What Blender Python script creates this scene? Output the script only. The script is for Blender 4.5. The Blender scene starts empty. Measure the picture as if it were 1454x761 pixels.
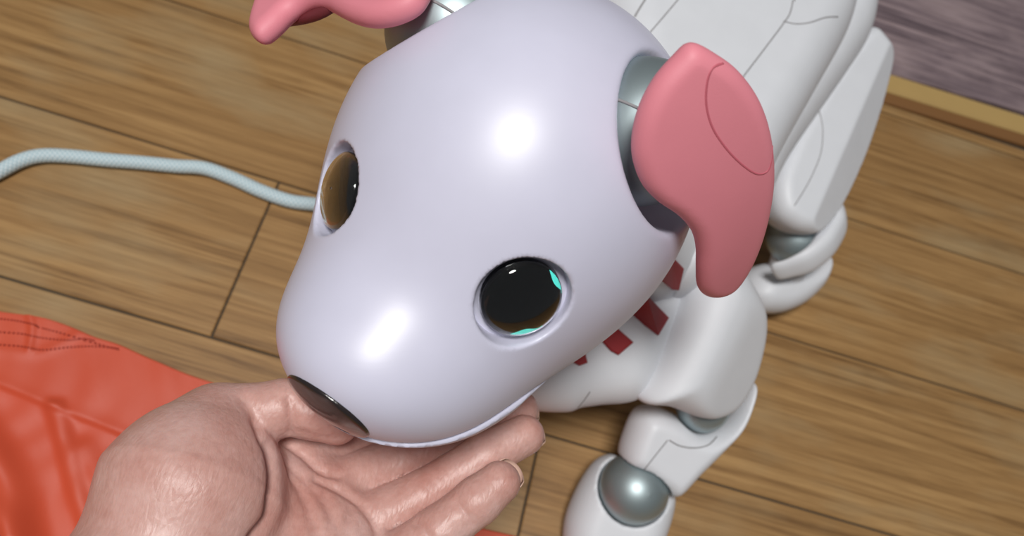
import bpy, math, random
import numpy as np
from mathutils import Vector, Matrix
from mathutils.bvhtree import BVHTree
random.seed(4); rng = np.random.default_rng(4)
SC = bpy.context.scene; COL = SC.collection

# ---------------------------------------------------------------- camera
FPX = 1150.0; CX, CY = 727.0, 380.5; H = 0.44           # focal length in px of the 1454x761 frame, height over the floor
_Y = np.array([587, 2222, FPX]); _Y /= np.linalg.norm(_Y)          # plank-cross direction seen by the camera
_X = np.array([14325., -4350., FPX]); _X -= _Y * (_X @ _Y); _X /= np.linalg.norm(_X)
_Z = -np.cross(_X, _Y)
R = np.stack([_X, _Y, _Z])                                # world = R @ (right, up, forward)
CAM = np.array([0, 0, H])
cam_d = bpy.data.cameras.new('camera'); cam = bpy.data.objects.new('camera', cam_d); COL.objects.link(cam)
cam_d.sensor_width = 36; cam_d.lens = 36 * FPX / 1454; cam_d.clip_start = 0.01
r_, u_, f_ = R[:, 0], R[:, 1], R[:, 2]
cam.matrix_world = Matrix(((r_[0], u_[0], -f_[0], 0), (r_[1], u_[1], -f_[1], 0), (r_[2], u_[2], -f_[2], H), (0, 0, 0, 1)))
cam_d.dof.use_dof = True; cam_d.dof.focus_distance = 0.245; cam_d.dof.aperture_fstop = 13
SC.camera = cam
# ---------------------------------------------------------------- world and lamp
w = bpy.data.worlds.new('room_light'); SC.world = w; w.use_nodes = True
bg = w.node_tree.nodes['Background']; bg.inputs[0].default_value = (0.93, 0.97, 1.0, 1); bg.inputs[1].default_value = 0.115
ld = bpy.data.lights.new('ceiling_light', 'AREA'); ld.shape = 'DISK'; ld.size = 0.5; ld.energy = 35.5; ld.color = (1.0, 0.985, 0.96)
lo = bpy.data.objects.new('ceiling_light', ld); COL.objects.link(lo); lo.location = (-0.20, -0.22, 2.1)
SC.view_settings.view_transform = 'Standard'; SC.view_settings.look = 'None'
SC.view_settings.exposure = 0.0; SC.view_settings.gamma = 1.0; SC.view_settings.use_curve_mapping = False

# ---------------------------------------------------------------- pixel helpers
def ray(px, py):
    d = np.array([px - CX, CY - py, FPX]); return R @ (d / np.linalg.norm(d))
def at_z(px, py, z):
    d = ray(px, py); return CAM + d * ((z - H) / d[2])
def at_t(px, py, t): return CAM + ray(px, py) * t
def unit(v): v = np.asarray(v, float); return v / np.linalg.norm(v)

# ---------------------------------------------------------------- materials
def lin(c):
    return tuple(((x / 255) / 12.92 if x <= 10 else (((x / 255) + .055) / 1.055) ** 2.4) for x in c) + (1,)
class M:
    def __init__(s, name):
        s.m = bpy.data.materials.new(name); s.m.use_nodes = True; s.t = s.m.node_tree
        s.p = s.t.nodes['Principled BSDF']
    def n(s, kind, **kw):
        nd = s.t.nodes.new(kind)
        for k, v in kw.items():
            if hasattr(nd, k): setattr(nd, k, v)
            else: nd.inputs[k.replace('_', ' ')].default_value = v
        return nd
    def l(s, a, b): s.t.links.new(a, b)
    def set(s, **kw):
        for k, v in kw.items(): s.p.inputs[k.replace('_', ' ')].default_value = v
        return s
    def coord(s, scale=(1, 1, 1), rot=(0, 0, 0), out='Object'):
        tc = s.n('ShaderNodeTexCoord'); mp = s.n('ShaderNodeMapping')
        mp.inputs['Scale'].default_value = scale; mp.inputs['Rotation'].default_value = rot
        s.l(tc.outputs[out], mp.inputs[0]); return mp.outputs[0]
    def noise(s, vec, scale, detail=4, rough=.55, dist=0):
        nd = s.n('ShaderNodeTexNoise'); s.l(vec, nd.inputs['Vector'])
        nd.inputs['Scale'].default_value = scale; nd.inputs['Detail'].default_value = detail
        nd.inputs['Roughness'].default_value = rough; nd.inputs['Distortion'].default_value = dist
        return nd.outputs['Fac']
    def ramp(s, fac, stops):
        nd = s.n('ShaderNodeValToRGB'); el = nd.color_ramp.elements
        while len(el) < len(stops): el.new(0.5)
        for e, (p, c) in zip(el, stops): e.position = p; e.color = c
        s.l(fac, nd.inputs[0]); return nd.outputs[0]
    def mix(s, fac, a, b, mode='MIX'):
        nd = s.n('ShaderNodeMix', data_type='RGBA', blend_type=mode)
        for i, v in ((0, fac), (6, a), (7, b)):
            if hasattr(v, 'is_linked'): s.l(v, nd.inputs[i])
            else: nd.inputs[i].default_value = v
        return nd.outputs[2]
    def bump(s, h, strength=.3, dist=.001):
        nd = s.n('ShaderNodeBump'); nd.inputs['Strength'].default_value = strength
        nd.inputs['Distance'].default_value = dist; s.l(h, nd.inputs['Height']); s.l(nd.outputs[0], s.p.inputs['Normal'])
def plain(name, rgb, rough=.5, metal=0, bump=0, bscale=900, **kw):
    m = M(name); m.set(Base_Color=lin(rgb), Roughness=rough, Metallic=metal, **kw)
    v = m.coord()
    n1 = m.noise(v, 60, 3)
    m.l(m.mix(n1, tuple(x * .95 for x in lin(rgb)[:3]) + (1,), tuple(min(1, x * 1.04) for x in lin(rgb)[:3]) + (1,)), m.p.inputs['Base Color'])
    if bump: m.bump(m.noise(v, bscale, 2), bump, .0003)
    return m.m
MT = {}
MT['pearl'] = plain('pearl_plastic', (212, 211, 230), .40, 0, Coat_Weight=.2, Coat_Roughness=.34, Specular_IOR_Level=.65)
MT['white'] = plain('matte_white_plastic', (221, 223, 228), .48, 0, .05, 2500)
MT['silver'] = plain('silver_paint', (170, 184, 187), .48, .8)
MT['pink'] = plain('pink_rubber', (232, 140, 153), .55, 0, .12, 2600)
MT['dark_red'] = plain('dark_red_rubber', (110, 42, 48), .6)
MT['black'] = plain('black_display', (8, 8, 10), .12)
MT['nose'] = plain('nose_black', (40, 33, 33), .22, Coat_Weight=.5, Coat_Roughness=.1)
MT['hole'] = plain('dark_hole', (8, 7, 7), .7)
MT['red'] = plain('red_fabric', (150, 20, 27), .6, 0, .4, 1500)
MT['seam'] = plain('seam_grey', (150, 148, 150), .7)  # even grey of the panel joints and joint rings
MT['seam_pink'] = plain('seam_pink', (198, 100, 114), .6)
MT['groove'] = plain('plank_joint', (62, 56, 48), .8)
MT['nail'] = plain('fingernail', (222, 186, 168), .3)
MT['cyan'] = plain('eye_cyan', (60, 200, 190), .3)
m = M('emissive_cyan'); m.set(Base_Color=lin((60, 190, 180)), Emission_Color=lin((90, 225, 210)), Emission_Strength=.8); MT['cyan'] = m.m
m = M('clear_lens'); m.set(Base_Color=(1, 1, 1, 1), Roughness=.05, IOR=1.42, Transmission_Weight=1.0); MT['glass'] = m.m

def wood(name, dark, mid, light, grey, rough, sx=1.0):
    m = M(name)
    tc = m.n('ShaderNodeTexCoord'); oi = m.n('ShaderNodeObjectInfo')
    ad = m.n('ShaderNodeVectorMath', operation='MULTIPLY_ADD')
    m.l(oi.outputs['Random'], ad.inputs[0]); ad.inputs[1].default_value = (3.7, 2.1, 5.3); m.l(tc.outputs['Object'], ad.inputs[2])
    def mp(s):
        q = m.n('ShaderNodeMapping'); q.inputs['Scale'].default_value = s; m.l(ad.outputs[0], q.inputs[0]); return q.outputs[0]
    broad = m.noise(mp((2.2 * sx, 11, 8)), 2.2, 5, .6, .6)
    streak = m.noise(mp((2.4 * sx, 75, 20)), 2.4, 8, .68, .5)
    fine = m.noise(mp((9 * sx, 330, 60)), 2.0, 5, .7)
    cloud = m.noise(mp((5 * sx, 12, 12)), 2.4, 3, .5)
    c = m.ramp(streak, [(.34, lin(dark)), (.48, lin(mid)), (.62, lin(light))])
    f2 = m.ramp(broad, [(.40, (0, 0, 0, 1)), (.72, (.8, .8, .8, 1))])
    c = m.mix(f2, c, lin(mid))
    f3 = m.ramp(cloud, [(.5, (0, 0, 0, 1)), (.74, (.75, .75, .75, 1))])
    c = m.mix(f3, c, lin(grey))
    f4 = m.ramp(fine, [(.38, (.52, .48, .42, 1)), (.54, (1, 1, 1, 1))])
    c = m.mix(.38, c, f4, 'MULTIPLY')
    m.l(c, m.p.inputs['Base Color']); m.set(Roughness=rough, Specular_IOR_Level=.4)
    m.bump(fine, .12, .0004)
    return m.m
MT['wood'] = wood('oak_plank', (112, 80, 45), (154, 117, 72), (176, 138, 89), (167, 142, 104), .46)
MT['greywood'] = wood('grey_purple_woodgrain', (88, 74, 80), (126, 109, 114), (166, 146, 148), (168, 148, 150), .6, 1.5)
MT['beige'] = plain('beige_strip', (186, 154, 96), .6, 0, .3, 400)
MT['brown'] = plain('brown_strip', (132, 92, 52), .5, 0, .2, 300)

m = M('skin')
v = m.coord()
n1 = m.noise(v, 45, 4); n2 = m.noise(v, 420, 5, .65); n3 = m.noise(m.coord((1, .22, 1), (0, 0, .8)), 700, 5, .7)
c = m.ramp(n1, [(.32, lin((194, 142, 131))), (.5, lin((207, 162, 152))), (.7, lin((216, 178, 170)))])
c = m.mix(.35, c, m.ramp(n2, [(.3, (.74, .6, .55, 1)), (.62, (1, 1, 1, 1))]), 'MULTIPLY')
m.l(c, m.p.inputs['Base Color'])
m.set(Roughness=.38, Subsurface_Weight=.18, Subsurface_Radius=(.006, .0025, .0015), Subsurface_Scale=1.0)
vo = m.n('ShaderNodeTexVoronoi'); vo.feature = 'DISTANCE_TO_EDGE'; m.l(m.coord((1, .5, 1), (0, 0, .6)), vo.inputs['Vector']); vo.inputs['Scale'].default_value = 480
mm = m.n('ShaderNodeMath', operation='ADD'); m.l(n3, mm.inputs[0]); m.l(vo.outputs['Distance'], mm.inputs[1])
m.bump(mm.outputs[0], .3, .0006); MT['skin'] = m.m

m = M('orange_satin')
n1 = m.noise(m.coord(), 9, 3); wv = m.noise(m.coord((1, 14, 1), (0, 0, .35)), 500, 2)
m.l(m.mix(n1, lin((196, 72, 44)), lin((214, 88, 56))), m.p.inputs['Base Color'])
m.set(Roughness=.5, Sheen_Weight=.15, Sheen_Roughness=.4); m.p.inputs['Sheen Tint'].default_value = lin((255, 170, 140))
m.bump(wv, .25, .0003); MT['satin'] = m.m
MT['stitch'] = plain('stitch_thread', (150, 44, 28), .7)

m = M('braided_cord')
vv = m.coord((1, 1, 1), (0, 0, 0), 'UV')
def wave(rot):
    mp = m.n('ShaderNodeMapping'); mp.inputs['Scale'].default_value = (1, 1, 1); mp.inputs['Rotation'].default_value = (0, 0, rot); m.l(vv, mp.inputs[0])
    wn = m.n('ShaderNodeTexWave'); wn.inputs['Scale'].default_value = 1.0; m.l(mp.outputs[0], wn.inputs['Vector']); return wn.outputs['Fac']
mu = m.n('ShaderNodeMath', operation='MULTIPLY'); m.l(wave(.785), mu.inputs[0]); m.l(wave(-.785), mu.inputs[1])
m.l(m.mix(mu.outputs[0], lin((176, 200, 208)), lin((244, 253, 255))), m.p.inputs['Base Color']); m.set(Roughness=.6)
m.bump(mu.outputs[0], .5, .0006); MT['cord'] = m.m

# ---------------------------------------------------------------- object helpers
def tag(o, label=None, cat=None, group=None, kind=None):
    if label: o['label'] = label
    if cat: o['category'] = cat
    if group: o['group'] = group
    if kind: o['kind'] = kind
    return o
def empty(name, loc):
    o = bpy.data.objects.new(name, None); COL.objects.link(o); o.location = loc; o.empty_display_size = .02; return o
def mesh_obj(name, V, F, mat, parent=None, base=(0, 0, 0), smooth=True):
    me = bpy.data.meshes.new(name); V = np.asarray(V, float) - np.asarray(base)
    me.from_pydata(V.tolist(), [], [list(map(int, q)) for q in F] if not isinstance(F, np.ndarray) else F.tolist()); me.validate()
    me.materials.append(MT[mat])
    if smooth: me.polygons.foreach_set('use_smooth', [True] * len(me.polygons))
    me.update()
    o = bpy.data.objects.new(name, me); COL.objects.link(o)
    if parent is not None: o.parent = parent
    return o
def catmull(P, n=10, closed=False):
    P = np.asarray(P, float); N = len(P); out = []
    for i in range(N if closed else N - 1):
        g = (lambda k: P[k % N]) if closed else (lambda k: P[min(max(k, 0), N - 1)])
        p0, p1, p2, p3 = g(i - 1), g(i), g(i + 1), g(i + 2)
        for t in np.linspace(0, 1, n, endpoint=False):
            out.append(.5 * (2 * p1 + (p2 - p0) * t + (2 * p0 - 5 * p1 + 4 * p2 - p3) * t * t + (3 * p1 - p0 - 3 * p2 + p3) * t ** 3))
    if not closed: out.append(P[-1])
    return np.array(out)
def tube(path, rad, sides=10, caps=True):
    P = np.asarray(path, float); n = len(P); rad = np.broadcast_to(np.asarray(rad, float), (n,))
    T = np.gradient(P, axis=0); T /= np.linalg.norm(T, axis=1)[:, None] + 1e-12
    a = np.cross(T[0], [0, 0, 1.]);
    if np.linalg.norm(a) < 1e-3: a = np.cross(T[0], [1., 0, 0])
    a = unit(a); V = []
    for i in range(n):
        a = unit(a - T[i] * (a @ T[i])); b = np.cross(T[i], a)
        for k in range(sides):
            th = 2 * math.pi * k / sides; V.append(P[i] + rad[i] * (math.cos(th) * a + math.sin(th) * b))
    F = [(i * sides + k, i * sides + (k + 1) % sides, (i + 1) * sides + (k + 1) % sides, (i + 1) * sides + k) for i in range(n - 1) for k in range(sides)]
    if caps: F += [tuple(range(sides))[::-1], tuple((n - 1) * sides + k for k in range(sides))]
    return np.array(V), F
def lathe(prof, c, axis, sides=40):
    """prof: (radius, height) pairs turned around axis through c"""
    n = unit(axis); a = unit(np.cross(n, [0.3, 0.2, 1])); b = np.cross(n, a); V = []; F = []
    for rr, hh in prof:
        for k in range(sides):
            th = 2 * math.pi * k / sides; V.append(c + n * hh + max(rr, 1e-5) * (math.cos(th) * a + math.sin(th) * b))
    for i in range(len(prof) - 1):
        for k in range(sides):
            F.append((i * sides + k, i * sides + (k + 1) % sides, (i + 1) * sides + (k + 1) % sides, (i + 1) * sides + k))
    return np.array(V), F

# ---------------------------------------------------------------- implicit surfaces
def ell(p, c, r):
    r = np.asarray(r, float); q = (p - np.asarray(c, float)) / r; k0 = np.sqrt((q * q).sum(-1)); q = q / r; k1 = np.sqrt((q * q).sum(-1))
    return k0 * (k0 - 1) / np.maximum(k1, 1e-9)
def sph(p, c, r): return np.sqrt(((p - np.asarray(c)) ** 2).sum(-1)) - r
def cone(p, a, b, ra, rb):
    a = np.asarray(a, float); b = np.asarray(b, float); d = b - a; L2 = d @ d
    h = np.clip(((p - a) @ d) / L2, 0, 1); q = p - a - h[..., None] * d
    return np.sqrt((q * q).sum(-1)) - (ra + (rb - ra) * h)
def smin(a, b, k):
    h = np.maximum(k - np.abs(a - b), 0) / k; return np.minimum(a, b) - h * h * h * k / 6
def smax(a, b, k): return -smin(-a, -b, k)
def nets(fn, lo, hi, h, newton=3):
    lo = np.asarray(lo, float); hi = np.asarray(hi, float); n = np.ceil((hi - lo) / h).astype(int) + 1
    ax = [lo[i] + h * np.arange(n[i]) for i in range(3)]
    Fv = np.empty(n)
    for i in range(0, n[0], 24):
        g = np.stack(np.meshgrid(ax[0][i:i + 24], ax[1], ax[2], indexing='ij'), -1); Fv[i:i + 24] = fn(g)
    S = Fv < 0
    Fv = np.where(np.abs(Fv) < 1e-9, 1e-9, Fv)
    cs = S[:-1, :-1, :-1].astype(np.int8)
    tot = np.zeros_like(cs, dtype=np.int8)
    for dx in (0, 1):
        for dy in (0, 1):
            for dz in (0, 1): tot += S[dx:n[0] - 1 + dx, dy:n[1] - 1 + dy, dz:n[2] - 1 + dz]
    act = np.argwhere((tot > 0) & (tot < 8))
    idx = -np.ones(np.array(n) - 1, dtype=np.int64); idx[act[:, 0], act[:, 1], act[:, 2]] = np.arange(len(act))
    acc = np.zeros((len(act), 3)); cnt = np.zeros(len(act))
    for d in range(3):
        o1, o2 = [k for k in range(3) if k != d]
        for e1 in (0, 1):
            for e2 in (0, 1):
                A = act.copy(); A[:, o1] += e1; A[:, o2] += e2; B = A.copy(); B[:, d] += 1
                fa = Fv[A[:, 0], A[:, 1], A[:, 2]]; fb = Fv[B[:, 0], B[:, 1], B[:, 2]]
                c = (fa < 0) != (fb < 0); t = np.where(c, fa / np.where(c, fa - fb, 1), 0)
                pt = A.astype(float); pt[:, d] += t; acc[c] += pt[c]; cnt[c] += 1
    V = lo + h * acc / cnt[:, None]
    faces = []
    for d in range(3):
        o1, o2 = (d + 1) % 3, (d + 2) % 3
        sl0 = [slice(None)] * 3; sl1 = [slice(None)] * 3; sl0[d] = slice(0, n[d] - 1); sl1[d] = slice(1, n[d])
        a = S[tuple(sl0)]; b = S[tuple(sl1)]
        for flip, cond in ((False, a & ~b), (True, ~a & b)):
            e = np.argwhere(cond); e = e[(e[:, o1] > 0) & (e[:, o2] > 0) & (e[:, o1] < n[o1] - 1) & (e[:, o2] < n[o2] - 1)]
            if not len(e): continue
            q = []
            for s1, s2 in ((1, 1), (0, 1), (0, 0), (1, 0)):
                k = e.copy(); k[:, o1] -= s1; k[:, o2] -= s2; q.append(idx[k[:, 0], k[:, 1], k[:, 2]])
            q = np.stack(q, 1); faces.append(q[:, ::-1] if flip else q)
    Fc = np.concatenate(faces)
    for _ in range(newton):
        f0 = fn(V); e = h * .05
        g = np.stack([(fn(V + np.eye(3)[k] * e) - fn(V - np.eye(3)[k] * e)) / (2 * e) for k in range(3)], -1)
        st = f0[:, None] * g / np.maximum((g * g).sum(-1), .05)[:, None]
        ln = np.linalg.norm(st, axis=1)[:, None]; V = V - st * np.minimum(1, .4 * h / np.maximum(ln, 1e-12))
    return V, Fc
def poly_sdf(pts, P):
    a = P; b = np.roll(P, -1, 0); d = np.full(len(pts), 1e9); ins = np.zeros(len(pts), bool)
    for p, q in zip(a, b):
        e = q - p; w = pts - p; t = np.clip((w @ e) / (e @ e + 1e-18), 0, 1); d = np.minimum(d, ((w - t[:, None] * e) ** 2).sum(1))
        c = (p[1] > pts[:, 1]) != (q[1] > pts[:, 1])
        with np.errstate(divide='ignore', invalid='ignore'):
            ins ^= c & (pts[:, 0] < (q[0] - p[0]) * (pts[:, 1] - p[1]) / (q[1] - p[1]) + p[0])
    return np.sqrt(d) * np.where(ins, -1, 1)
def pillow(outline, plane, T, r, h=.0012, cuts=(), bend=None, clip_floor=False, smooth=3, Tback=None, minus=(), n=6, sub=None):
    """solid with a traced outline on a real plane (three points px, py, distance along the ray or ('z', height)),
    half thickness T in front, Tback behind, rounded with radius r"""
    pp = [at_z(a, b, t[1]) if isinstance(t, tuple) else at_t(a, b, t) for a, b, t in plane]
    nn = unit(np.cross(pp[1] - pp[0], pp[2] - pp[0])); 
    if nn @ (CAM - pp[0]) < 0: nn = -nn
    ea = unit(np.cross([0.1, 1, 0.05], nn)); eb = np.cross(nn, ea); O = pp[0]
    W = []
    for a, b in outline:
        d = ray(a, b); t = ((O - CAM) @ nn) / (d @ nn); W.append(CAM + d * t)
    W = np.array(W); P2 = np.stack([(W - O) @ ea, (W - O) @ eb], 1); P2 = catmull(P2, n, True)
    lo = P2.min(0) - .006; hi = P2.max(0) + .006; g = .0008
    ga = np.arange(lo[0], hi[0] + g, g); gb = np.arange(lo[1], hi[1] + g, g)
    G = np.stack(np.meshgrid(ga, gb, indexing='ij'), -1); D = poly_sdf(G.reshape(-1, 2), P2).reshape(G.shape[:2])
    for _ in range(smooth):
        Dp = np.pad(D, 1, mode='edge'); D = (Dp[:-2, 1:-1] + Dp[2:, 1:-1] + Dp[1:-1, :-2] + Dp[1:-1, 2:] + 2 * D) / 6
    Tb = Tback if Tback else T
    def d2(a, b):
        x = np.clip((a - ga[0]) / g, 0, len(ga) - 1.001); y = np.clip((b - gb[0]) / g, 0, len(gb) - 1.001)
        i = x.astype(int); j = y.astype(int); fx = x - i; fy = y - j
        return D[i, j] * (1 - fx) * (1 - fy) + D[i + 1, j] * fx * (1 - fy) + D[i, j + 1] * (1 - fx) * fy + D[i + 1, j + 1] * fx * fy
    cp = []
    for (p1, p2, p3, depth, slope, ck) in cuts:      # bevel plane: through a pixel line lifted by depth, falling away with the given slope to its right-hand side
        q = []
        for a, b in (p1, p2, p3):
            d = ray(a, b); t = ((O - CAM) @ nn) / (d @ nn); s = CAM + d * t; q.append(np.array([(s - O) @ ea, (s - O) @ eb]))
        e = unit(q[1] - q[0]); nv = np.array([-e[1], e[0]]); cp.append((q[0], nv * np.sign((q[2] - q[0]) @ nv), depth, slope, ck))
    def fn(p):
        a, b, c = p[..., 0], p[..., 1], p[..., 2]
        if bend: c = c - bend(a, b)
        d = d2(a, b); s = np.where(c > 0, c * r / T, c * r / Tb)
        q = np.sqrt(np.maximum(d + r, 0) ** 2 + s * s) - r
        for q0, nv, dep, sl, ck in cp:
            side = (a - q0[0]) * nv[0] + (b - q0[1]) * nv[1]
            q = smax(q, (c - dep + side * sl) / math.sqrt(1 + sl * sl), ck)
        if clip_floor or minus:
            Wp = O + a[..., None] * ea + b[..., None] * eb + p[..., 2][..., None] * nn
            if clip_floor: q = smax(q, .0006 - Wp[..., 2], .003)
            for cc, rr in minus: q = smax(q, -(np.sqrt(((Wp - cc) ** 2).sum(-1)) - rr), .0015)
        return q
    bz = 0
    if bend: bb = bend(G[..., 0], G[..., 1]); bz = (bb.min(), bb.max())
    else: bz = (0, 0)
    V, F = nets(fn, (lo[0], lo[1], bz[0] - Tb * 1.05 - .003), (hi[0], hi[1], bz[1] + T * 1.05 + .003), h, 2)
    return O + V[:, :1] * ea + V[:, 1:2] * eb + V[:, 2:3] * nn, F
def bvh(o, base):
    me = o.data; base = Vector(base)
    return BVHTree.FromPolygons([v.co + base for v in me.vertices], [tuple(p.vertices) for p in me.polygons])
def cast(tree, px, py):
    h = tree.ray_cast(Vector(CAM), Vector(ray(px, py)))
    return (np.array(h[0]), np.array(h[1])) if h[0] is not None else None
def seam(tree, path, rad, mat, parent, base, name='panel_seam'):
    """a thin panel joint let into the surface of a part"""
    pts = []
    for a, b in catmull(path, 10):
        c = cast(tree, a, b)
        if c is not None: pts.append(c[0] + c[1] * (-rad * .55))
    if len(pts) > 3:
        V, F = tube(pts, rad, 6); return mesh_obj(name, V, F, mat, parent, base)

# ================================================================ FLOOR
def box(x0, x1, y0, y1, z0, z1, bev=0):
    b = bev
    V = [(x0, y0, z0), (x1, y0, z0), (x1, y1, z0), (x0, y1, z0), (x0, y0, z1 - b), (x1, y0, z1 - b), (x1, y1, z1 - b), (x0, y1, z1 - b),
         (x0 + b, y0 + b, z1), (x1 - b, y0 + b, z1), (x1 - b, y1 - b, z1), (x0 + b, y1 - b, z1)]
    F = [(3, 2, 1, 0), (0, 1, 5, 4), (1, 2, 6, 5), (2, 3, 7, 6), (3, 0, 4, 7), (4, 5, 9, 8), (5, 6, 10, 9), (6, 7, 11, 10), (7, 4, 8, 11), (8, 9, 10, 11)]
    return V, F
V, F = box(-1.4, 1.5, -.75, 1.3, -.03, -.0016)
floor = mesh_obj('floor', V, F, 'groove', smooth=False); tag(floor, 'oak-look plank floor', None, None, 'structure')
Y0, PW, PL, GAP = .1272, .1035, .915, .0011
row_off = {0: -.1117, -1: .077, 1: .12, 2: .1, 3: .2}
for k in range(-8, 3):
    y0 = Y0 + PW * k; y1 = min(y0 + PW, .4455) if k < 2 else y0 + PW
    if k == 3: break
    off = row_off.get(k, (k * .37) % PL)
    s = off - PL * 3
    while s < 1.5:
        a, b = max(s, -1.4), min(s + PL, 1.5)
        if b - a > .02:
            V, F = box(a + GAP / 2, b - GAP / 2, y0 + GAP / 2, y1 - GAP / 2, -.003, 0, .0006)
            cx, cy = (a + b) / 2, (y0 + y1) / 2
            o = mesh_obj('plank', V, F, 'wood', floor, (cx, cy, 0), smooth=False); o.location = (cx, cy, 0)
        s += PL
V, F = box(-1.4, 1.5, Y0 + PW * 3 + .0006, .4462, -.003, 0, .0005)
o = mesh_obj('plank', V, F, 'wood', floor, (0, .44, 0), smooth=False); o.location = (0, .44, 0)
# threshold and the grey wood-grain sheet of the next room, their joint runs slightly askew
def strip(name, ya, yb, z, bev, mat, label):
    V, F = box(-1.4, 1.5, ya, yb, -.02, z, bev); V = [(x, y + (x - .28) * .03, zz) for x, y, zz in V]
    o = mesh_obj(name, V, F, mat, smooth=False); tag(o, label, None, None, 'structure'); return o
strip('trim_1', .4462, .4562, .0025, .0012, 'brown', 'brown wooden threshold strip at the edge of the planks')
strip('trim_2', .4564, .4745, .004, .002, 'beige', 'beige strip between planks and grey flooring')
V, F = box(-1.4, 1.5, .4747, 1.3, -.02, .0032, .0008)
V = [(x, y + (x - .28) * .06 if y < 1 else y, zz) for x, y, zz in V]
o = mesh_obj('floor_sheet', V, F, 'greywood', smooth=False); tag(o, 'grey-purple wood-grain vinyl flooring beyond the beige strip', None, None, 'structure')

# ================================================================ ROBOT DOG
HR = np.array([[-0.9311, -0.3441, -0.1208], [0.3336, -0.9375, 0.0996], [-0.1475, 0.0524, 0.9877]])   # head axes: right, forward, up
U_, S_, Vt_ = np.linalg.svd(HR); HR = U_ @ Vt_
HC = np.array([0.01265, 0.14815, 0.21106])
def hw(q): return np.asarray(q) @ HR.T + HC
FW = unit([-.36, -.93, 0]); LF = np.array([-FW[1], FW[0], 0])
MID = np.array([.0133, .1549, 0]) + LF * .043                                    # a point on the body's middle plane
DB = tuple(MID - FW * .1)
dog = empty('robot_dog', DB)
tag(dog, 'white robot dog with a pearly head, pink ears and silver joints', 'robot dog')

CR = (.05958, .06364, .0629); SN = np.array([0, .06721, -.01858]); SNR = (.0320, .04058, .02218); SPC, SPS = math.cos(.816), math.sin(.816)
ZB, TILT = -.0262, .138
def Fhead(p):
    q = p - SN; q = np.stack([q[..., 0], SPC * q[..., 1] + SPS * q[..., 2], SPC * q[..., 2] - SPS * q[..., 1]], -1)
    return smin(ell(p, (0, 0, 0), CR), ell(q, (0, 0, 0), SNR), .06698)
def grad(fn, p):
    e = 1e-5; g = np.array([fn(p + np.eye(3)[k] * e) - fn(p - np.eye(3)[k] * e) for k in range(3)]); return unit(g)
def onto(p):
    p = np.array(p, float)
    for _ in range(6): p = p - Fhead(p) * grad(Fhead, p)
    return p
EYES = [onto((s * .03324, .05206, .02212)) for s in (1, -1)]; EN = [grad(Fhead, e) for e in EYES]
ER = .0139
NOTCH = [np.array([s * .046, -.014, .041]) for s in (1, -1)]
def rim(p): return ZB + TILT * p[..., 1] - p[..., 2]
def Fshell(p):
    f = Fhead(p); f = smax(f, rim(p), .0022)
    for e, n in zip(EYES, EN):
        q = p - e; c = q @ n; rho = np.sqrt(np.maximum((q * q).sum(-1) - c * c, 0))
        f = smax(f, -smax(rho - ER, -(c + .0064), .0016), .0014)
    for c in NOTCH: f = smax(f, -ell(p, c, (.026, .029, .030)), .004)
    return f
V, F = nets(Fshell, (-.068, -.074, -.03), (.068, .111, .075), .0009, 3)
head = mesh_obj('head', hw(V), F, 'pearl', dog, DB); tag(head, 'pearly white head shell')
def Fjaw(p):
    f = Fhead(p) + .0026 - .0036 * np.clip((p[..., 1] - .02) / .04, 0, 1)
    f = smax(f, -rim(p) + .0006, .0012); f = smax(f, -.046 - p[..., 2], .006)
    return f
V, F = nets(Fjaw, (-.066, -.07, -.05), (.066, .108, -.008), .0016, 3)
jaw = mesh_obj('jaw', hw(V), F, 'pearl', head, DB)
NZ = -.0044
NOSTR = [onto((s * .0058, .102, NZ - .0055)) for s in (1, -1)]
def Fnose(p):
    f = np.abs(Fhead(p) - .0001) - .0007
    dz = p[..., 2] - NZ - .0005
    ex = np.sqrt((p[..., 0] / .0142) ** 2 + (dz / np.where(dz > 0, .0125, .0105)) ** 2) - 1
    f = smax(f, ex * .006, .0008)
    for c in NOSTR: f = smax(f, -ell(p, c, (.0026, .004, .0018)), .0006)
    return f
V, F = nets(Fnose, (-.0155, .08, -.0155), (.0155, .114, .0135), .0005, 2)
nose = mesh_obj('nose', hw(V), F, 'nose', head, DB); tag(nose, 'glossy black oval nose')
for s in (1, -1):
    p = onto((s * .0058, .102, NZ - .0055)); V, F = lathe([(.0001, .0004), (.0016, .0004), (.002, 0), (.0016, -.001), (.0001, -.001)], hw(p - grad(Fhead, p) * .0002), HR @ grad(Fhead, p), 14)
    mesh_obj('nostril', V, F, 'hole', head, DB)
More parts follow.
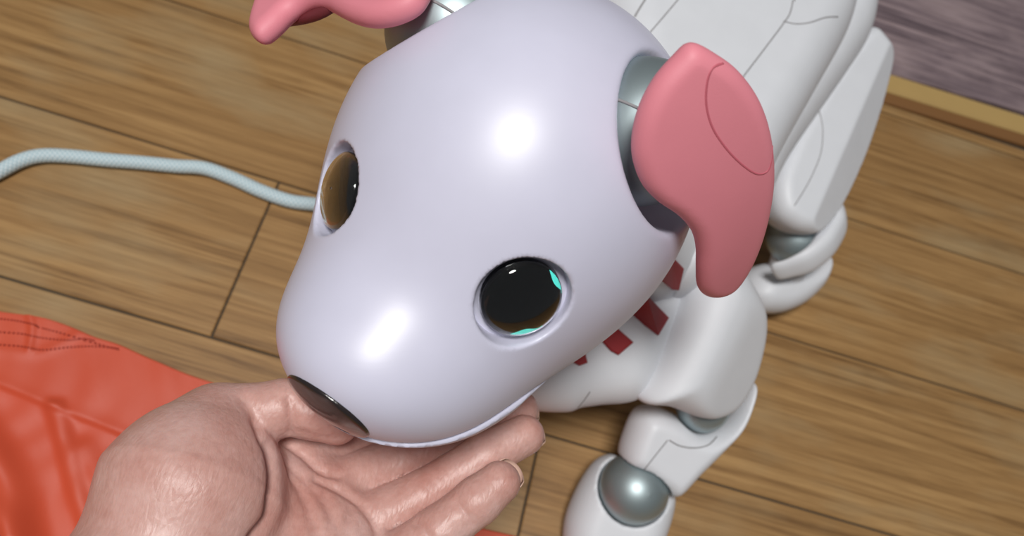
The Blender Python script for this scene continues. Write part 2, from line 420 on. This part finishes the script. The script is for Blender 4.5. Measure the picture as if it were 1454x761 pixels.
for e, n in zip(EYES, EN):
    nw = HR @ n; c = hw(e) - nw * .0016; RL = .0116
    V, F = lathe([(.0001, -.0044), (RL - .0002, -.0044), (RL - .0002, -.0028)] + [((RL - .0003) * math.cos(a), -.0028 + .0034 * math.sin(a)) for a in np.linspace(.05, 1.54, 14)] + [(.0001, .0006)], c, nw, 40)
    mesh_obj('eye_display', V, F, 'black', head, DB)
    pr = [((RL - .00025) * math.cos(a), -.0027 + .0034 * math.sin(a)) for a in np.linspace(1.54, .02, 14)] + [(RL, -.0024), (RL, -.0014)] + [(RL * math.cos(a), -.0014 + .0040 * math.sin(a)) for a in np.linspace(.08, 1.54, 14)] + [(.0001, .0026)]
    V, F = lathe(pr, c, nw, 48); mesh_obj('eye_lens', V, F, 'glass', head, DB)
    V, F = lathe([(ER + .0002, .0002 - .0046), (RL + .0003, -.0046), (RL + .0003, -.0036), (ER + .0002, -.0040)], c, nw, 48); mesh_obj('eye_ring', V, F, 'pearl', head, DB)
    # emissive cyan crescents laid over the eye display
    a1 = unit(np.cross(nw, [0, 0, 1])); b1 = np.cross(nw, a1)
    def crescent(th0, th1, r0, wd):
        VV = []; FF = []; N = 18
        for i in range(N + 1):
            t = th0 + (th1 - th0) * i / N; ww = wd * math.sin(math.pi * min(i / N * 1.15, 1)) + .00005
            for rr in (r0 - ww, r0):
                for zz in (-.00005, .0001): VV.append(c + nw * (zz - .0028 + .0034 * math.sqrt(max(1 - (rr / (RL - .0003)) ** 2, 0))) + rr * (math.cos(t) * a1 + math.sin(t) * b1))
        for i in range(N):
            j = i * 4; FF += [(j + 1, j + 3, j + 7, j + 5), (j, j + 4, j + 6, j + 2), (j, j + 1, j + 5, j + 4), (j + 2, j + 6, j + 7, j + 3)]
        mesh_obj('eye_crescent', VV, FF, 'cyan', head, DB, smooth=False)
    # angles measured from the picture: lower edge and right edge of the eye
    def ang(px, py):
        d = ray(px, py); t = ((c - CAM) @ nw) / (d @ nw); q = CAM + d * t - c; return math.atan2(q @ b1, q @ a1)
    if n[0] < 0:
        A0, A1 = ang(728, 470), ang(766, 458); 
        if A1 - A0 > math.pi: A1 -= 2 * math.pi
        if A0 - A1 > math.pi: A1 += 2 * math.pi
        crescent(A0, A1, RL * .9, .0018)
        A0, A1 = ang(782, 388), ang(796, 420)
        if A1 - A0 > math.pi: A1 -= 2 * math.pi
        if A0 - A1 > math.pi: A1 += 2 * math.pi
        crescent(A0, A1, RL * .93, .0012)

# ears
EARL = [(985, 63), (960, 82), (930, 115), (908, 155), (898, 195), (899, 228), (912, 262), (936, 288), (966, 310), (990, 338), (1002, 370), (1008, 408), (1016, 443), (1034, 464),
        (1060, 472), (1084, 463), (1099, 436), (1109, 390), (1114, 330), (1113, 265), (1102, 200), (1082, 146), (1052, 104), (1018, 78)]
V, F = pillow(EARL, [(898, 215, .2145), (1112, 250, .239), (1060, 470, .268)], .0042, .0045, .001, bend=lambda a, b: -3.2 * a * a - 1.2 * b * b)
earl = mesh_obj('ear', V, F, 'pink', dog, DB); tag(earl, 'pink rubber ear')
t = bvh(earl, DB)
seam(t, [(1027, 90), (1012, 97), (1004, 118), (1003, 150), (1012, 182), (1032, 212), (1055, 235), (1075, 247), (1090, 243), (1096, 226), (1097, 206)], .00042, 'seam_pink', earl, DB, 'ear_seam')
EARR = [(367, 58), (358, 50), (358, 35), (366, 8), (378, -25), (402, -62), (445, -95), (500, -112), (555, -104), (600, -72), (617, -35), (604, -2), (590, 12), (570, 23), (545, 31), (520, 33),
        (498, 28), (479, 19), (464, 11), (447, 8), (430, 11), (414, 20), (397, 37), (377, 54)]
V, F = pillow(EARR, [(590, 10, .236), (365, 52, .272), (500, -90, .295)], .0042, .0045, .001)
earr = mesh_obj('ear', V, F, 'pink', dog, DB); tag(earr, 'pink rubber ear')
V, F = pillow([(392, 40), (412, 16), (446, -2), (478, 6), (466, 17), (446, 27), (424, 33), (404, 36)], [(446, 10, .276), (404, 36, .284), (446, -10, .287)], .0016, .0015, .0007)
mesh_obj('ear_lining', V, F, 'dark_red', earr, DB)
for s, e in ((1, earr), (-1, earl)):
    jc = NOTCH[0] if s > 0 else NOTCH[1]
    cc = hw((s * .0335, -.0105, .0360)); ax = HR @ np.array([s * 1., 0, .9])
    V, F = lathe([(max(.0218 * math.sin(a), 1e-5), .0218 * math.cos(a)) for a in np.linspace(0, math.pi, 33)], cc, ax, 48); j = mesh_obj('ear_joint', V, F, 'silver', e, DB)
    th = np.linspace(0, 2 * math.pi, 80); ring_ax = unit(HR @ np.array([0, 1., -.35])); ra = unit(np.cross(ring_ax, ax)); rb = np.cross(ring_ax, ra)
    rr = math.sqrt(.0218 ** 2 - .004 ** 2)
    V, F = tube([cc + ring_ax * .004 + rr * (math.cos(q) * ra + math.sin(q) * rb) for q in th], .00045, 6); mesh_obj('joint_line', V, F, 'seam', e, DB)
    tr = np.array([v.co for v in e.data.vertices]) + np.array(DB); tgt = tr[np.argmin(((tr - cc) ** 2).sum(1))]
    tgt = tgt + (tr.mean(0) - tgt) * .12
    V, F = tube(np.linspace(cc, tgt, 8), np.linspace(.012, .009, 8), 20); mesh_obj('ear_hinge', V, F, 'dark_red', e, DB)

# torso
V, F = pillow([(840, 60), (835, -60), (930, -130), (1080, -150), (1190, -120), (1212, -60), (1207, 0), (1192, 58), (1150, 135), (1105, 215), (1062, 300), (1010, 390), (950, 420), (900, 330)],
              [(1205, 0, ('z', .128)), (1020, 380, ('z', .118)), (880, 0, ('z', .132))], .028, .026, .002)
torso = mesh_obj('torso', V, F, 'white', dog, DB)
V, F = pillow([(900, 60), (980, -130), (1130, -150), (1210, -110), (1228, -60), (1231, 10), (1222, 62), (1192, 112), (1112, 228), (1075, 300), (1000, 420), (940, 400)],
              [(1222, 60, ('z', .102)), (1030, 380, ('z', .092)), (900, 60, ('z', .112))], .026, .022, .002)
flank = mesh_obj('flank_panel', V, F, 'white', torso, DB)
V, F = pillow([(690, 540), (720, 572), (760, 583), (805, 585), (822, 579), (850, 575), (905, 566), (938, 520), (965, 450), (1004, 350), (985, 280), (900, 290), (800, 390), (720, 480)],
              [(745, 582, ('z', .078)), (905, 566, ('z', .082)), (960, 300, ('z', .112))], .022, .02, .0016)
chest = mesh_obj('chest', V, F, 'white', dog, DB)
tn = bvh(torso, DB); tc_ = bvh(chest, DB)
seam(tn, [(1126, 0), (1122, 18), (1112, 34), (1085, 70), (1053, 112)], .00055, 'seam', torso, DB)
seam(tn, [(1112, 30), (1130, 34), (1150, 32), (1172, 25), (1190, 24)], .00055, 'seam', torso, DB)
seam(tn, [(1128, 2), (1133, -20), (1140, -50)], .00055, 'seam', torso, DB)
seam(tn, [(923, 46), (942, 24), (964, -2)], .0005, 'seam', torso, DB)
seam(tn, [(901, 24), (908, 12), (917, -2)], .0007, 'seam', torso, DB)
seam(tc_, [(838, 556), (828, 570), (820, 579)], .0005, 'seam', chest, DB)
# neck between head and chest
a = hw((0, -.012, -.03)); b = at_z(905, 330, .115)
V, F = tube(np.linspace(a, b, 10), np.linspace(.034, .036, 10), 32); neck = mesh_obj('neck', V, F, 'white', dog, DB)
# legs
def ball(c, r):
    pr = [(max(r * math.sin(a), 1e-5), r * math.cos(a)) for a in np.linspace(0, math.pi, 25)]; return lathe(pr, np.asarray(c), (.2, -.3, 1), 40)
legs = []
def leg(upper, *subs):
    o = mesh_obj('leg', upper[0], upper[1], 'white', dog, DB); legs.append(o)
    for nm, (V, F), mt in subs: mesh_obj(nm, V, F, mt, o, DB)
    return o
# hind leg on the dog's left
THIGH = [(1224, 36), (1245, 50), (1260, 76), (1259, 110), (1252, 155), (1235, 215), (1212, 265), (1188, 300), (1164, 321), (1148, 327), (1120, 320), (1096, 296), (1092, 250), (1110, 200), (1150, 130), (1190, 70)]
thigh = pillow([(x + 3, y + 5) for x, y in THIGH], [(1258, 80, ('z', .096)), (1150, 325, ('z', .074)), (1100, 240, ('z', .086))], .010, .008, .0012,
               cuts=[((1244, 86), (1134, 338), (1300, 300), .0088, .62, .0008)], Tback=.018)
KN = at_z(1128, 337, .050)
shin = pillow([(1195, 290), (1201, 302), (1198, 318), (1180, 346), (1150, 369), (1118, 381), (1098, 385), (1096, 380), (1120, 373), (1144, 359), (1158, 340), (1164, 322), (1180, 302)],
              [(1198, 300, ('z', .066)), (1116, 380, ('z', .056)), (1170, 330, ('z', .063))], .006, .004, .0009, Tback=.012)
hpaw = pillow([(1168, 360), (1170, 376), (1160, 402), (1140, 424), (1118, 438), (1092, 445), (1064, 440), (1050, 415), (1065, 385), (1100, 372), (1135, 372)],
              [(1165, 380, ('z', .020)), (1092, 440, ('z', .012)), (1060, 400, ('z', .022))], .018, .014, .0014, clip_floor=True)
AN = [KN + (at_z(1112, 408, .020) - KN) * q for q in np.linspace(0, 1, 8)]
hind = leg(thigh, ('ankle', tube(AN, np.linspace(.0105, .012, 8), 20), 'white'), ('knee_joint', ball(KN, .0165), 'silver'), ('shin', shin, 'white'), ('paw', hpaw, 'white'))
seam(bvh(hind, DB), [(1161, 152), (1168, 180), (1166, 215), (1155, 245), (1143, 268), (1128, 292)], .0005, 'seam', hind, DB)
# front leg on the dog's left
UP = [(1004, 350), (1040, 372), (1070, 420), (1080, 460), (1078, 505), (1068, 545), (1045, 578), (1012, 590), (985, 589), (945, 574), (905, 566), (925, 520), (955, 455)]
upper = pillow(UP, [(1078, 470, ('z', .098)), (990, 588, ('z', .08)), (930, 500, ('z', .103))], .019, .017, .0014, cuts=[((1030, 452), (955, 600), (1100, 600), .0165, .42, .005)])
EL = at_z(998, 576, .068); WR = at_z(900, 694, .040)
fore = pillow([(1070, 540), (1067, 562), (1050, 604), (1022, 636), (990, 668), (956, 701), (930, 689), (905, 671), (881, 651), (888, 615), (905, 582), (930, 577), (962, 590), (990, 608), (1018, 606), (1036, 592), (1056, 556)],
              [(1068, 548, ('z', .068)), (955, 700, ('z', .040)), (885, 640, ('z', .050))], .015, .009, .0012, minus=[(WR, .0188), (EL, .0143)])
fpaw = pillow([(866, 645), (842, 658), (818, 695), (801, 742), (803, 790), (835, 825), (885, 830), (925, 798), (948, 748), (957, 704), (940, 690), (905, 670), (885, 652)],
              [(868, 648, ('z', .030)), (957, 704, ('z', .028)), (840, 800, ('z', .010))], .020, .015, .0014, clip_floor=True, minus=[(WR, .0186)])
front = leg(upper, ('elbow_joint', ball(EL, .0135), 'silver'), ('forearm', fore, 'white'), ('wrist_joint', ball(WR, .0178), 'silver'), ('paw', fpaw, 'white'))
tf = bvh(front.children[1], DB) if False else None
for ch in front.children:
    if ch.name.startswith('forearm'):
        tf = bvh(ch, DB); seam(tf, [(948, 625), (932, 645), (914, 668)], .0005, 'seam', front, DB)
        seam(tf, [(950, 625), (965, 633), (985, 636), (1005, 632), (1018, 620)], .0005, 'seam', front, DB)
seam(bvh(front, DB), [(1000, 356), (975, 405), (950, 455), (925, 510), (904, 562)], .0005, 'seam', front, DB)
# red cloth tabs on the chest
trees = [bvh(x, DB) for x in (chest, torso, flank, front, neck)]
for poly in ([(928, 388), (946, 356), (967, 378), (960, 409), (950, 408)], [(890, 440), (914, 416), (947, 450), (932, 475), (915, 462)],
             [(848, 478), (866, 458), (898, 486), (877, 504), (866, 498)], [(808, 512), (830, 502), (833, 515), (822, 519)]):
    c0 = np.mean(poly, 0); pts = []
    for a, b in poly:
        for q in ((a, b),):
            hs = [x for x in (cast(t_, *q) for t_ in trees) if x is not None]; h = min(hs, key=lambda x: np.linalg.norm(x[0] - CAM)) if hs else None
            if h is not None: pts.append(h)
    if len(pts) < 3: continue
    nn = unit(np.mean([p[1] for p in pts], 0)); K = len(pts)
    VV = [p[0] - nn * .002 for p in pts] + [p[0] + nn * .0018 for p in pts]
    cen = np.mean(VV[K:], 0); VV += [v + (cen - v) * .12 + nn * .0006 for v in VV[K:]]
    FF = [tuple(range(2 * K, 3 * K))]
    for i in range(K):
        j = (i + 1) % K; FF += [(i, j, K + j, K + i), (K + i, K + j, 2 * K + j, 2 * K + i)]
    o = mesh_obj('cloth_tab', VV, FF, 'red', chest, DB, smooth=False); tag(o, 'red cloth tab')

# the legs of the other side, mirrored over the body's middle plane
def mirror(o, parent, shift):
    me = o.data.copy(); n = len(me.vertices); co = np.empty(n * 3); me.vertices.foreach_get('co', co); co = co.reshape(-1, 3) + np.array(DB)
    co = co - 2 * ((co - MID) @ LF)[:, None] * LF + shift - np.array(DB); me.vertices.foreach_set('co', co.ravel()); me.flip_normals(); me.update()
    c = bpy.data.objects.new(o.name.split('.')[0], me); COL.objects.link(c); c.parent = parent; return c
for L, sh in ((hind, FW * .0), (front, -FW * .03)):
    kids = list(L.children); c = mirror(L, dog, sh)
    for k in kids: mirror(k, c, sh)

# ================================================================ HAND
hb = tuple(at_z(300, 760, .14))
JT = dict(
    fa=(20, 1030, .185, .029), wr=(205, 866, .163, .025),
    c1=(225, 800, .155, .018), c2=(245, 830, .153, .018), c3=(262, 862, .153, .018), c4=(275, 890, .155, .017),
    i0=(424, 654, .141, .0110), i1=(522, 622, .134, .0090), i2=(612, 592, .131, .0082), i3=(668, 575, .132, .0074),
    m0=(462, 700, .143, .0110), m1=(566, 655, .141, .0088), m2=(668, 606, .142, .0082), m3=(737, 582, .143, .0074),
    r0=(506, 752, .147, .0108), r1=(600, 704, .150, .0086), r2=(690, 646, .154, .0080), r3=(744, 618, .155, .0074),
    p0=(545, 812, .154, .0102), p1=(622, 756, .163, .0084), p2=(678, 711, .168, .0078), p3=(709, 685, .170, .0071),
    t0=(236, 802, .162, .0225), t1=(276, 692, .165, .0272), t2=(312, 606, .162, .0142), t3=(402, 578, .166, .0090), t4=(442, 585, .165, .0086), t5=(478, 600, .163, .0076))
J = {k: (at_z(a, b, z), r) for k, (a, b, z, r) in JT.items()}
for k_, c_ in (('i', 'c1'), ('m', 'c2'), ('r', 'c3'), ('p', 'c4')): J[k_ + 'b'] = (J[k_ + '0'][0] * .8 + J[c_][0] * .2, .0112)
def cn(p, a, b): return cone(p, J[a][0], J[b][0], J[a][1], J[b][1])
def Fhand(p):
    f = cn(p, 'fa', 'wr')
    palm = None
    for a, b in (('wr', 'c1'), ('c1', 'i0'), ('c2', 'm0'), ('c3', 'r0'), ('c4', 'p0'), ('ib', 'mb'), ('mb', 'rb'), ('rb', 'pb'), ('wr', 'c4')):
        d = cn(p, a, b); palm = d if palm is None else smin(palm, d, .016)
    f = smin(f, palm, .02)
    th = smin(cn(p, 't0', 't1'), cn(p, 't1', 't2'), .012); th = smin(th, cn(p, 'wr', 't0'), .02)
    td = smin(cn(p, 't2', 't3'), smin(cn(p, 't3', 't4'), cn(p, 't4', 't5'), .004), .0035)
    f = smin(f, th, .010)
    fg = None
    for k in 'imrp':
        d = smin(cn(p, k + '0', k + '1'), smin(cn(p, k + '1', k + '2'), cn(p, k + '2', k + '3'), .003), .003)
        fg = d if fg is None else smin(fg, d, .0006)
    f = smin(f, fg, .003); f = smin(f, td, .0022)
    return f
allp = np.array([v[0] for k, v in J.items()]); lo_ = allp.min(0) - .034; hi_ = allp.max(0) + .032
V, F = nets(Fhand, lo_, hi_, .00115, 2)
tree = BVHTree.FromPolygons([Vector(v) for v in V], [tuple(map(int, q)) for q in F])
def vnorm(V, F):
    a = V[F[:, 2]] - V[F[:, 0]]; b = V[F[:, 3]] - V[F[:, 1]]; fn = np.cross(a, b); N = np.zeros_like(V)
    for k in range(4): np.add.at(N, F[:, k], fn)
    return N / (np.linalg.norm(N, axis=1)[:, None] + 1e-12)
N = vnorm(V, F)
CREASE = [([(384, 636), (390, 670), (389, 700), (383, 735), (362, 765)], .0034, .0030), ([(405, 628), (430, 645), (456, 668), (478, 674)], .0018, .0016),
          ([(450, 680), (482, 695), (509, 713), (530, 738), (540, 765)], .0018, .0017), ([(398, 640), (412, 672), (432, 706), (450, 761)], .0013, .0016),
          ([(410, 660), (440, 690), (470, 730), (485, 765)], .0009, .0014), ([(410, 566), (414, 590), (412, 616)], .0014, .0013), ([(366, 604), (374, 625), (384, 634)], .002, .0022),
          ([(348, 566), (360, 585), (366, 606)], .0010, .0018), 
          ([(648, 714), (660, 728), (668, 745)], .0008, .0011), ([(590, 742), (606, 758), (612, 772)], .0009, .0012), ([(655, 612), (664, 622), (668, 634)], .0007, .0010),
          ([(425, 612), (470, 622), (520, 608)], .0005, .0012), ([(460, 700), (470, 730), (462, 765)], .0008, .0014), ([(500, 722), (492, 748), (500, 770)], .0008, .0014)]
for path, dep, wd in CREASE:
    pts = []
    for a, b in catmull(path, 8):
        h = tree.ray_cast(Vector(CAM), Vector(ray(a, b)))
        if h[0] is not None: pts.append(np.array(h[0]))
    if not pts: continue
    pts = np.array(pts); near = np.where((np.abs(V - pts.mean(0)) < (np.ptp(pts, axis=0).max() + .01)).all(1))[0]
    d = np.sqrt(((V[near][:, None] - pts[None]) ** 2).sum(-1)).min(1)
    V[near] -= N[near] * (dep * np.exp(-(d / wd) ** 2))[:, None]
fdir = unit(J['fa'][0] - J['wr'][0]); q = np.linspace(0, 1, 16)          # the forearm runs on out of the picture
TV, TF = tube(J['fa'][0] + fdir * (-.035 + .235 * q)[:, None], .0266 + .009 * q, 40)
F = [tuple(x) for x in F.tolist()] + [tuple(k + len(V) for k in f) for f in TF]; V = np.vstack([V, TV])
hand = mesh_obj('hand', V, F, 'skin', None, hb); hand.location = hb
tag(hand, "person's left hand, palm up, cradling the robot dog's chin", 'hand')
for k in 'mrpit':
    tip, prev = ('t5', 't4') if k == 't' else (k + '3', k + '2')
    p, r = J[tip]; d = unit(p - J[prev][0])
    back = np.array([0, 0, -1.]) - d * (-d[2]); back = unit(back)
    if k == 't': back = unit(back + np.array([-.6, .6, 0]))
    sd = np.cross(d, back); VV = []; FF = []; NU, NVv = 8, 10
    for layer in (0, 1):
        for i in range(NU + 1):
            x = -.0065 + (.0065 + r * 1.22) * i / NU
            for j in range(NVv + 1):
                a = (j / NVv - .5) * 1.9; wdt = 1.0 if i < NU else .9
                rr = (r + .0004 - layer * .0006) * (1 - .10 * (i / NU) ** 2)
                VV.append(p + d * (x - .0022 * abs(a) ** 2 * (i / NU)) + back * rr * math.cos(a * wdt) + sd * rr * math.sin(a * wdt))
    o1 = (NU + 1) * (NVv + 1); g = lambda i, j: i * (NVv + 1) + j
    for i in range(NU):
        for j in range(NVv):
            FF.append((g(i, j), g(i + 1, j), g(i + 1, j + 1), g(i, j + 1))); FF.append((o1 + g(i, j), o1 + g(i, j + 1), o1 + g(i + 1, j + 1), o1 + g(i + 1, j)))
    edge = [g(i, 0) for i in range(NU + 1)] + [g(NU, j) for j in range(1, NVv + 1)] + [g(i, NVv) for i in range(NU - 1, -1, -1)] + [g(0, j) for j in range(NVv - 1, 0, -1)]
    for q in range(len(edge)):
        a, b = edge[q], edge[(q + 1) % len(edge)]; FF.append((a, b, o1 + b, o1 + a))
    mesh_obj('fingernail', VV, FF, 'nail', hand, hb)

# ================================================================ CLOTH
top = catmull([(-150, 408), (-60, 428), (0, 443), (60, 452), (100, 464), (135, 479), (170, 490), (215, 510), (270, 533), (335, 555), (420, 592), (520, 645), (600, 700), (660, 742), (740, 764), (790, 790)], 14)
topw = np.array([at_z(a, b, 0) for a, b in top])
bot = np.stack([np.linspace(-.36, .06, len(top)), np.full(len(top), -.22), np.zeros(len(top))], 1)
NV_ = 220
def pxl(lst): return np.array([at_z(a, b, 0)[:2] for a, b in catmull(lst, 8)])
FOLDS = [(pxl([(-60, 528), (0, 550), (74, 581), (140, 606), (215, 637), (300, 680)]), .0008, .0042), (pxl([(76, 580), (92, 640), (104, 690), (122, 745), (140, 800)]), .0022, .003),
         (pxl([(88, 580), (104, 640), (116, 690), (134, 745), (150, 800)]), .0018, .003), (pxl([(-40, 600), (5, 665), (28, 720), (45, 790)]), .0075, .008), (pxl([(-80, 690), (0, 735), (20, 770)]), .008, .007),
         (pxl([(45, 448), (50, 470), (46, 500)]), .0014, .0018), (pxl([(0, 500), (60, 505), (110, 480)]), .0006, .003), (pxl([(120, 640), (150, 700), (165, 760)]), .002, .006)]
u = np.linspace(0, 1, len(top)); grid = []
for i in range(len(top)):
    v = np.linspace(0, 1, NV_)[:, None] ** 1.35; grid.append(topw[i] * (1 - v) + bot[i] * v)
G = np.array(grid); XY = G[..., :2].reshape(-1, 2); Zc = np.full(len(XY), .0016)
for pl, hgt, wd in FOLDS:
    d = np.full(len(XY), 9.)
    for a, b in zip(pl[:-1], pl[1:]):
        e = b - a; t = np.clip(((XY - a) @ e) / (e @ e + 1e-15), 0, 1); d = np.minimum(d, np.linalg.norm(XY - a - t[:, None] * e, axis=1))
    Zc += hgt * np.exp(-(d / wd) ** 2)
pl = FOLDS[0][0]; d = np.full(len(XY), 9.); sg = np.zeros(len(XY))
for a, b in zip(pl[:-1], pl[1:]):
    e = b - a; t = np.clip(((XY - a) @ e) / (e @ e + 1e-15), 0, 1); w_ = XY - a - t[:, None] * e; dd = np.linalg.norm(w_, axis=1)
    k_ = dd < d; d = np.where(k_, dd, d); sg = np.where(k_, np.sign(e[0] * w_[:, 1] - e[1] * w_[:, 0]), sg)
Zc += .0022 / (1 + np.exp(-np.clip(sg * d / .0004, -30, 30)))
Zc += .0007 * (np.sin(XY[:, 0] * 95 + XY[:, 1] * 40) * np.sin(XY[:, 1] * 70 - XY[:, 0] * 33)) ** 2 + .0004 * np.sin(XY[:, 0] * 160 + 2 * np.sin(XY[:, 1] * 60)) ** 2
vi = np.tile(np.arange(NV_), len(top)); Zc = np.where(vi < 3, .0008 + (Zc - .0008) * vi / 3, Zc)
VT = np.column_stack([XY, Zc]); n0 = len(VT); VB = np.column_stack([XY, Zc - .0007]); ids = np.arange(n0).reshape(len(top), NV_)
q = np.stack([ids[:-1, :-1], ids[:-1, 1:], ids[1:, 1:], ids[1:, :-1]], -1).reshape(-1, 4)
FF = q[:, ::-1].tolist() if False else q.tolist(); FF = FF + (q[:, ::-1] + n0).tolist()
ring = list(ids[:, 0]) + list(ids[-1, 1:]) + list(ids[-2::-1, -1]) + list(ids[0, -2:0:-1])
FF += [(a, b, b + n0, a + n0) for a, b in zip(ring, ring[1:] + ring[:1])]
cb = tuple(at_z(80, 640, 0)); cloth = mesh_obj('orange_cloth', np.vstack([VT, VB]), FF, 'satin', None, cb); cloth.location = cb
import bmesh
bm = bmesh.new(); bm.from_mesh(cloth.data); bmesh.ops.recalc_face_normals(bm, faces=bm.faces); bm.to_mesh(cloth.data); bm.free()
tag(cloth, 'orange satin cloth with a stitched hem spread on the plank floor', 'cloth')
ct = bvh(cloth, cb); SV, SF = [], []
for path in ([(-10, 452), (20, 455), (48, 461), (56, 466)], [(-10, 471), (30, 474), (60, 480), (95, 483), (120, 481), (135, 484)], [(-10, 489), (30, 492), (60, 497), (100, 493), (135, 492), (170, 495)], [(60, 466), (90, 474), (140, 489), (170, 497)]):
    pts = [c[0] for c in (cast(ct, a, b) for a, b in catmull(path, 14)) if c is not None]
    for i in range(0, len(pts) - 1, 2):
        V, F = tube([pts[i] + [0, 0, .0002], pts[i + 1] + [0, 0, .0002]], .00045, 5); o = len(SV); SV += V.tolist(); SF += [tuple(k + o for k in f) for f in F]
st = mesh_obj('stitching', SV, SF, 'stitch', cloth, cb); tag(st, 'dark orange hem stitches', None, None, 'stuff')

# ================================================================ CORD
cp = [(-90, 300), (-40, 265), (0, 243), (30, 228), (60, 221), (100, 222), (150, 227), (200, 231), (250, 236), (290, 239), (330, 253), (370, 271), (410, 285), (445, 290), (500, 296), (560, 320), (620, 360)]
path = catmull([at_z(a, b, .0046) for a, b in cp], 14)
V, F = tube(path, .0041, 14)
xb = tuple(at_z(100, 222, 0)); cord = mesh_obj('power_cord', V, F, 'cord', None, xb); cord.location = xb
uv = cord.data.uv_layers.new(name='UVMap'); S = np.concatenate([[0], np.cumsum(np.linalg.norm(np.diff(path, axis=0), axis=1))])
for p in cord.data.polygons:
    ks = [cord.data.loops[li].vertex_index % 14 for li in p.loop_indices]
    for li in p.loop_indices:
        vi_ = cord.data.loops[li].vertex_index; k = vi_ % 14
        if k == 0 and max(ks) == 13: k = 14
        uv.data[li].uv = (S[vi_ // 14] * 170, k / 14 * 3.1416)
tag(cord, 'pale braided power cord lying on the plank floor', 'cord')
